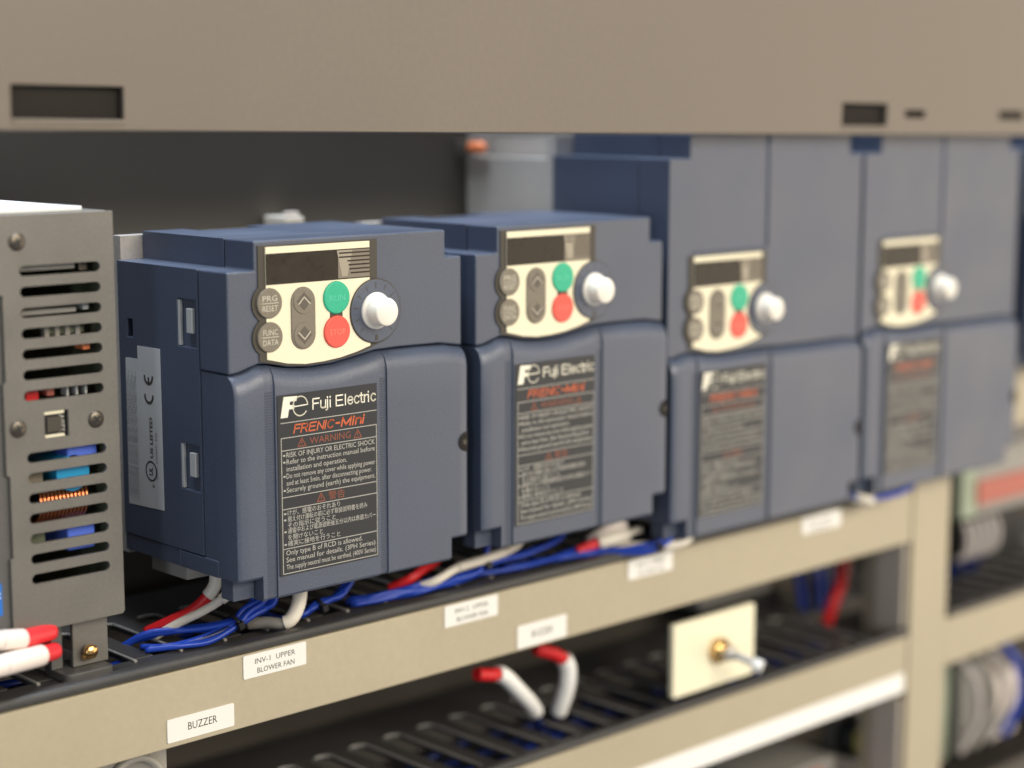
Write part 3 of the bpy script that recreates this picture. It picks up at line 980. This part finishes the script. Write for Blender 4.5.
def tie(c, dirv, r, org, parent):
    t = Vector(dirv).normalized()
    s = t.cross(Vector((0, 0, 1))).normalized()
    w = s.cross(t)
    c = Vector(c) - Vector(org)
    ring = [tuple(c + s * r * 1.25 * math.cos(a) + w * r * math.sin(a)) for a in [2 * math.pi * i / 18 for i in range(19)]]
    o = tube('cable_tie', ring, 0.7, 'dark', parent, n=6, raw=True)
    pydata('cable_tie_head', [tuple(c + s * (r * 1.2 + p) + w * q + t * l) for l in (-1.3, 1.3) for p, q in ((-1.2, -1.4), (1.6, -1.4), (1.6, 1.4), (-1.2, 1.4))],
           [(0, 1, 2, 3), (7, 6, 5, 4), (0, 4, 5, 1), (1, 5, 6, 2), (2, 6, 7, 3), (3, 7, 4, 0)], 'dark', o, 0.2)
    return o


tie((21, 30.2, -17.2), (1, 0, 0.35), 3.0, og, b)
og = (60, 30, -23)
b = thing('wire_bundle', 'short pair of blue wires tied below the middle of the nearest inverter', 'wires', og, 'blue wire bundles')
bw(W['blueB1'], og, b)
bw(W['blueB2'], og, b)
bw(jit(W['blueB1'], 1.5), og, b)
tie((59, 27.7, -17.2), (1, 0, 0.25), 2.8, og, b)
og = (130, 28, -23)
b = thing('wire_bundle', 'bundle of blue wires lying in the duct below the second small inverter', 'wires', og, 'blue wire bundles')
for k in ('blueC1', 'blueC2', 'blueC3'):
    bw(W[k], og, b)
    bw(jit(W[k], 1.6), og, b)
    bw(jit(W[k], 2.0), og, b)
tie((143.4, 24.2, -14), (1, 0, 0.9), 2.6, og, b)
og = (215, 20, -23)
b = thing('wire_bundle', 'bundle of blue wires looping over the rail at the foot of the first tall inverter', 'wires', og, 'blue wire bundles')
for k in ('blueD1', 'blueD2', 'blueD3'):
    bw(W[k], og, b)
    bw(jit(W[k], 1.2), og, b)
tie((229, 2.8, -16.6), (1, -.3, 0.4), 2.6, og, b)
og = (404, 4, -22)
b = thing('wire_bundle', 'blue wire loop hanging below the gap between the two tall inverters', 'wires', og, 'blue wire bundles')
bw(W['blueE1'], og, b)
bw(jit(W['blueE1'], 1.2), og, b)


def wire(name, label, pts, segs, org=None):
    """segs: (part, first fraction, last fraction, radius, material)"""
    C = spline(pts, 10)
    org = org or tuple(round(c) for c in C[len(C) // 2])
    t = thing(name, label, 'wire', org)
    n = len(C) - 1
    for part, a, b_, r, mat in segs:
        q = C[int(a * n):int(b_ * n) + 1]
        if len(q) > 1:
            tube(part, [tuple(c - Vector(org)) for c in q], r, mat, t, n=14, raw=True)
    return t


wire('sleeved_wire', 'red wire with a white numbered sleeve left below the nearest inverter', W['red_short'],
     [('insulation', 0, 1, 2.2, 'wire_red'), ('marker_sleeve', 0.05, 0.36, 2.6, 'wire_white')])
wire('white_wire', 'thin white wire beside the red wire below the nearest inverter', W['white_short'],
     [('insulation', 0, 1, 1.7, 'wire_white'), ('marker_sleeve', 0.1, 0.36, 2.2, 'wire_white')])
wire('sleeved_wire', 'thick white sleeve turning into a grey cable below the nearest warning label', W['sleeve'],
     [('insulation', 0.5, 1, 2.3, 'wire_grey'), ('marker_sleeve', 0, 0.62, 2.8, 'wire_white')])
wire('sleeved_wire', 'thin red wire between the bottoms of the two small inverters', W['redC'], [('insulation', 0, 1, 1.9, 'wire_red')])
wire('white_wire', 'long white wire running to the foot of the second small inverter', W['whiteC'],
     [('insulation', 0, 1, 1.8, 'wire_white'), ('marker_sleeve', 0.3, 0.6, 2.1, 'wire_white')])
wire('white_wire', 'white wire draped over the rail below the first tall inverter', W['beigeD'], [('insulation', 0, 1, 2.0, 'wire_white')])
wire('white_wire', 'white wire below the gap between the two tall inverters', W['whiteE'], [('insulation', 0, 1, 2.4, 'wire_white')])
wire('plug_lead', 'red and white plugs with pale tips between second and third inverter', [(204, 28, -20), (213, 24, -16.6), (223, 21, -15.2), (236, 19, -13)],
     [('red_boot', 0, 0.36, 2.4, 'boot_red'), ('sleeve', 0.34, 0.8, 3.3, 'wire_white'), ('tip', 0.78, 1, 1.6, 'wire_white')])
wire('plug_lead', 'second pale plug lying on the red and white plug', [(212, 32, -20), (219, 27, -13.6), (225, 24, -11), (231, 22, -12)],
     [('sleeve', 0.1, 0.9, 2.8, 'wire_pink')])
wire('booted_lead', 'lower white lead with a red boot at the left edge', [(-110, 10, -9), (-95, 12, -8), (-84, 14, -7.6), (-68, 20, -9.2), (-58, 25, -10.4)],
     [('insulation', 0, 0.8, 3.6, 'wire_pink'), ('sleeve', 0.5, 0.8, 3.8, 'wire_pink'), ('red_boot', 0.78, 1, 3.1, 'boot_red')])
wire('booted_lead', 'upper white lead with a red boot at the left edge', [(-110, 16, 3), (-93, 18, 1), (-82, 18.5, -0.4), (-71, 22, -2.6), (-58, 27, -3.8)],
     [('insulation', 0, 0.7, 3.2, 'wire_pink'), ('sleeve', 0.5, 0.74, 3.6, 'wire_pink'), ('red_boot', 0.72, 1, 3.2, 'boot_red')])
wire('booted_lead', 'slanting white lead with a red boot below the rail', [(140, 34, -65), (147, 34, -65.6), (157, 34, -68), (164, 34, -69.6), (175, 36, -79), (189, 40, -92), (200, 47, -106)],
     [('red_boot', 0.2, 0.47, 2.9, 'wire_red'), ('sleeve', 0.44, 0.88, 3.7, 'strip'), ('insulation', 0.88, 1, 1.8, 'wire_navy')])
wire('booted_lead', 'upright white lead with a red boot below the rail', [(186, 42, -63), (194, 40, -66), (202, 38, -69.5), (207.5, 37, -75), (208.6, 38, -85), (208, 42, -97), (209, 48, -108)],
     [('red_boot', 0.1, 0.46, 3.0, 'wire_red'), ('sleeve', 0.43, 0.88, 3.8, 'strip'), ('insulation', 0.86, 1, 1.8, 'wire_navy')])

# wires lying inside the lower duct and its neighbours
for i in range(9):
    y = 30 + 5 * i
    pts = [(x, y + random.uniform(-3, 3), -114 + random.uniform(-7, 2) - 6 * (i % 2)) for x in range(-100, 441, 45)]
    w = tube('duct_wire', pts, 1.9, ['wire_blue', 'wire_navy', 'wire_blue', 'wire_navy', 'wire_grey', 'wire_blue', 'wire_navy', 'wire_blue', 'wire_navy'][i], None, n=8)
    tag(w, ['blue', 'navy', 'blue', 'navy', 'grey', 'blue', 'navy', 'blue', 'navy'][i] + ' wire lying in the slotted duct of the lower shelf', 'wire', 'wires in the lower duct')
for i in range(6):
    y = 40 + 8 * i
    pts = [(x, y + random.uniform(-4, 4), -36 + random.uniform(-6, 2)) for x in range(-140, 441, 45)]
    w = tube('duct_wire', pts, 1.9, ['wire_navy', 'wire_blue', 'dark', 'wire_navy', 'dark', 'wire_blue'][i], None, n=8)
    tag(w, ['navy', 'blue', 'black', 'navy', 'black', 'blue'][i] + ' wire lying inside the duct under the inverters', 'wire', 'wires in the upper duct')

# ------------------------------------------------------------------ toggle switch plate on the lower shelf
og = (284, 17, -97)
t = thing('switch_plate', 'cream plate with a brass toggle switch standing on the lower rail', 'switch', og)
prism('plate', rrect(-29.5, 29.5, 0.5, 35.8, 1.2), -3, 0, 'plate_cream', t, bevel=0.4)
box('foot', -12, 12, 2.5, 10, -6.2, 6, 'dark', t, 0.4)
box('foot_clip', -12, 12, 0.1, 2.4, 2, 6, 'dark', t, 0.2)
lathe('nut', [(6.4, -3.0), (6.4, -6.4), (5.0, -6.9), (4.4, -9.5), (3.2, -9.8)], 1.6, 18, 'brass', t, 6)
lathe('bushing', [(3.6, -6.0), (3.6, -12.5), (2.6, -13)], 1.6, 18, 'steel', t, 18)
tg = tube('toggle_lever', [(1.6, -11, 18), (4, -16, 16.4), (7, -22, 14.0)], 1.7, 'steel', t, n=12)
tube('lever_tip', [(6.6, -21, 14.3), (8.4, -25, 12.8)], 3.0, 'strip', tg, n=14, per=4)

# ------------------------------------------------------------------ buzzer below the rail
og = (-24, 34, -150)
t = thing('buzzer', 'round grey buzzer just below the taped label at the bottom edge', 'buzzer', og)
prism('case', rrect(-16, 16, 20, 98.4, 2), 0, 40, 'speaker', t, bevel=0.8)
lathe('sounder_ring', [(13, 0), (13, -2.6), (12, -3.2), (10.6, -3.0), (10.2, -0.8), (0.01, -0.8)], 1, 78, 'speaker', t, 40)
lathe('sounder_hole', [(3, -0.9), (3, -1.4), (0.01, -1.4)], 1, 78, 'dark', t, 20)

# ------------------------------------------------------------------ small things behind the inverters and in the neighbouring bays
t = thing('connector', 'white connector on the back plate between the two small inverters', 'connector', (119, 122, 124.5))
box('body', -5, 5, -3, 13.8, 0, 4.5, 'wire_white', t, 0.8)
box('pin_strip', -3, 3, -2, 2, 4.6, 6.6, 'wire_pink', t, 0.4)
t = thing('indicator_lamp', 'small orange lamp beside the back of the first tall inverter', 'lamp', (229.5, 122, 151.5))
lathe('lens', [(3.0, 4), (3.0, -4), (2.2, -5.4), (0.01, -6)], 0, 6, 'orange', t, 20)
box('holder', -2, 3.4, 4, 13.8, 3, 9, 'back', t, 0.6)

t = thing('terminal_row', 'pale green terminal block right of the beige post', 'terminal block', (566, 62, -66))
box('mounting_base', -7, 7, -4, 46, -34.8, -0.2, 'dark', t, 0.8)
for k in range(4):
    box('terminal', -8 + 0 * k, 8, -6 + 13 * k, 6 + 13 * k, 0, 34, 'pale_green', t, 1.0)
t = thing('contactor', 'grey contactor with a faded red band below the right-hand rail', 'contactor', (604, 56, -66))
box('body', -30, 40, 0, 50, 0, 42, 'grey_box', t, 1.5)
box('mounting_base', -26, 36, 8, 50, -34.8, -0.2, 'dark', t, 0.8)
box('red_band', -31, 41, -2, 8, 7, 22, 'pale_red', t, 1.0)
box('top_cap', -26, 36, 4, 40, 42, 52, 'wire_grey', t, 1.0)
for k in range(5):
    x = 553 + 8 * k
    wire('white_wire', ['first', 'second', 'third', 'fourth', 'fifth'][k] + ' white wire from the post, below the red banded contactor',
         [(x, 54, -64), (x + 1, 50, -69), (x - 1, 47, -76), (x - 3, 48, -84), (x - 6, 54, -90), (x - 8, 64, -106)], [('insulation', 0.1, 0.75, 2.0, 'wire_dim'), ('end', 0.74, 1, 1.8, 'wire_navy')])

t = thing('relay', 'grey relay behind the lower duct beside the post', 'relay', (400, 104, -103.3))
box('body', -22, 40, 0, 24, 2, 34, 'grey_box', t, 1.0)
box('base', -26, 44, -4, 24, 0, 8, 'dark', t, 0.6)
wire('duct_wire', 'short red wire beside the post under the rail', [(462, 76, -58), (458, 68, -72), (449, 62, -84), (440, 60, -94), (436, 62, -106)], [('insulation', 0, 1, 3.4, 'wire_red')])
for k in range(5):
    w = tube('duct_wire', [(482 - 7 * k, 96 + 3 * k, -74), (484 - 7 * k, 90 + 3 * k, -82), (481 - 7 * k, 86 + 2 * k, -92), (474 - 8 * k, 82, -106)], 2.3, 'wire_navy' if k % 2 else 'wire_blue', None, n=8)
    tag(w, ['blue', 'navy'][k % 2] + ' wire dropping beside the post under the rail', 'wire', 'blue wires by the post')
for k, (x, z) in enumerate(((338, -72), (392, -68))):
    t = thing('cylinder_capacitor', ['grey cylinder behind the toggle switch plate', 'grey cylinder behind the duct left of the red wire'][k], 'capacitor', (x, 112, z - 22))
    o = lathe('can', [(9, 10), (9, -8), (8, -9.5), (0.01, -9.6)], 0, 14, 'grey_box', t, 24)
    box('clip', -10.5, 10.5, 8, 23.8, 0, 4, 'steel', t, 0.3)

# bottom shelf, far out of focus
t = thing('terminal_row', 'grey and red block on the bottom shelf left of the post', 'terminal block', (420, 56, -215))
box('body', -40, 20, 0, 40, 0, 34, 'grey_box', t, 1.2)
box('red_cap', -34, 6, -3, 10, 16, 30, 'pale_red', t, 1.0)
t = thing('push_button', 'yellow round button on the bottom shelf beside the post', 'button', (470, 62, -215))
lathe('cap', [(9, 0), (9, -8), (7, -10), (0.01, -10.4)], 0, 35, 'yellow', t, 24)
lathe('collar', [(13, 6), (13, -2), (10, -3)], 0, 35, 'dark', t, 24)
box('bracket', -16, 16, 6, 12, 0, 55, 'psu_dark', t, 0.8)
for k, (x, m) in enumerate(((545, 'pale_green'), (585, 'grey_box'), (622, 'wire_pink'))):
    t = thing('terminal_row', ['pale green block on the bottom shelf right of the post', 'grey block on the bottom shelf right of the post',
                               'whitish block on the bottom shelf at the right edge'][k], 'terminal block', (x, 70, -215))
    for j in range(2):
        box('terminal', -14, 14, -10 + 22 * j, 10 + 22 * j, 0, 66 - 12 * k, m, t, 1.2)
for k in range(4):
    x = 560 + 16 * k
    wire('white_wire', ['first', 'second', 'third', 'fourth'][k] + ' pale wire from the post on the bottom shelf', [(x, 56, -150), (x + 4, 46, -164), (x + 2, 42, -184), (x - 8, 48, -206)],
         [('insulation', 0, 1, 2.8, ['wire_dim', 'wire_grey', 'wire_dim', 'wire_blue'][k])])
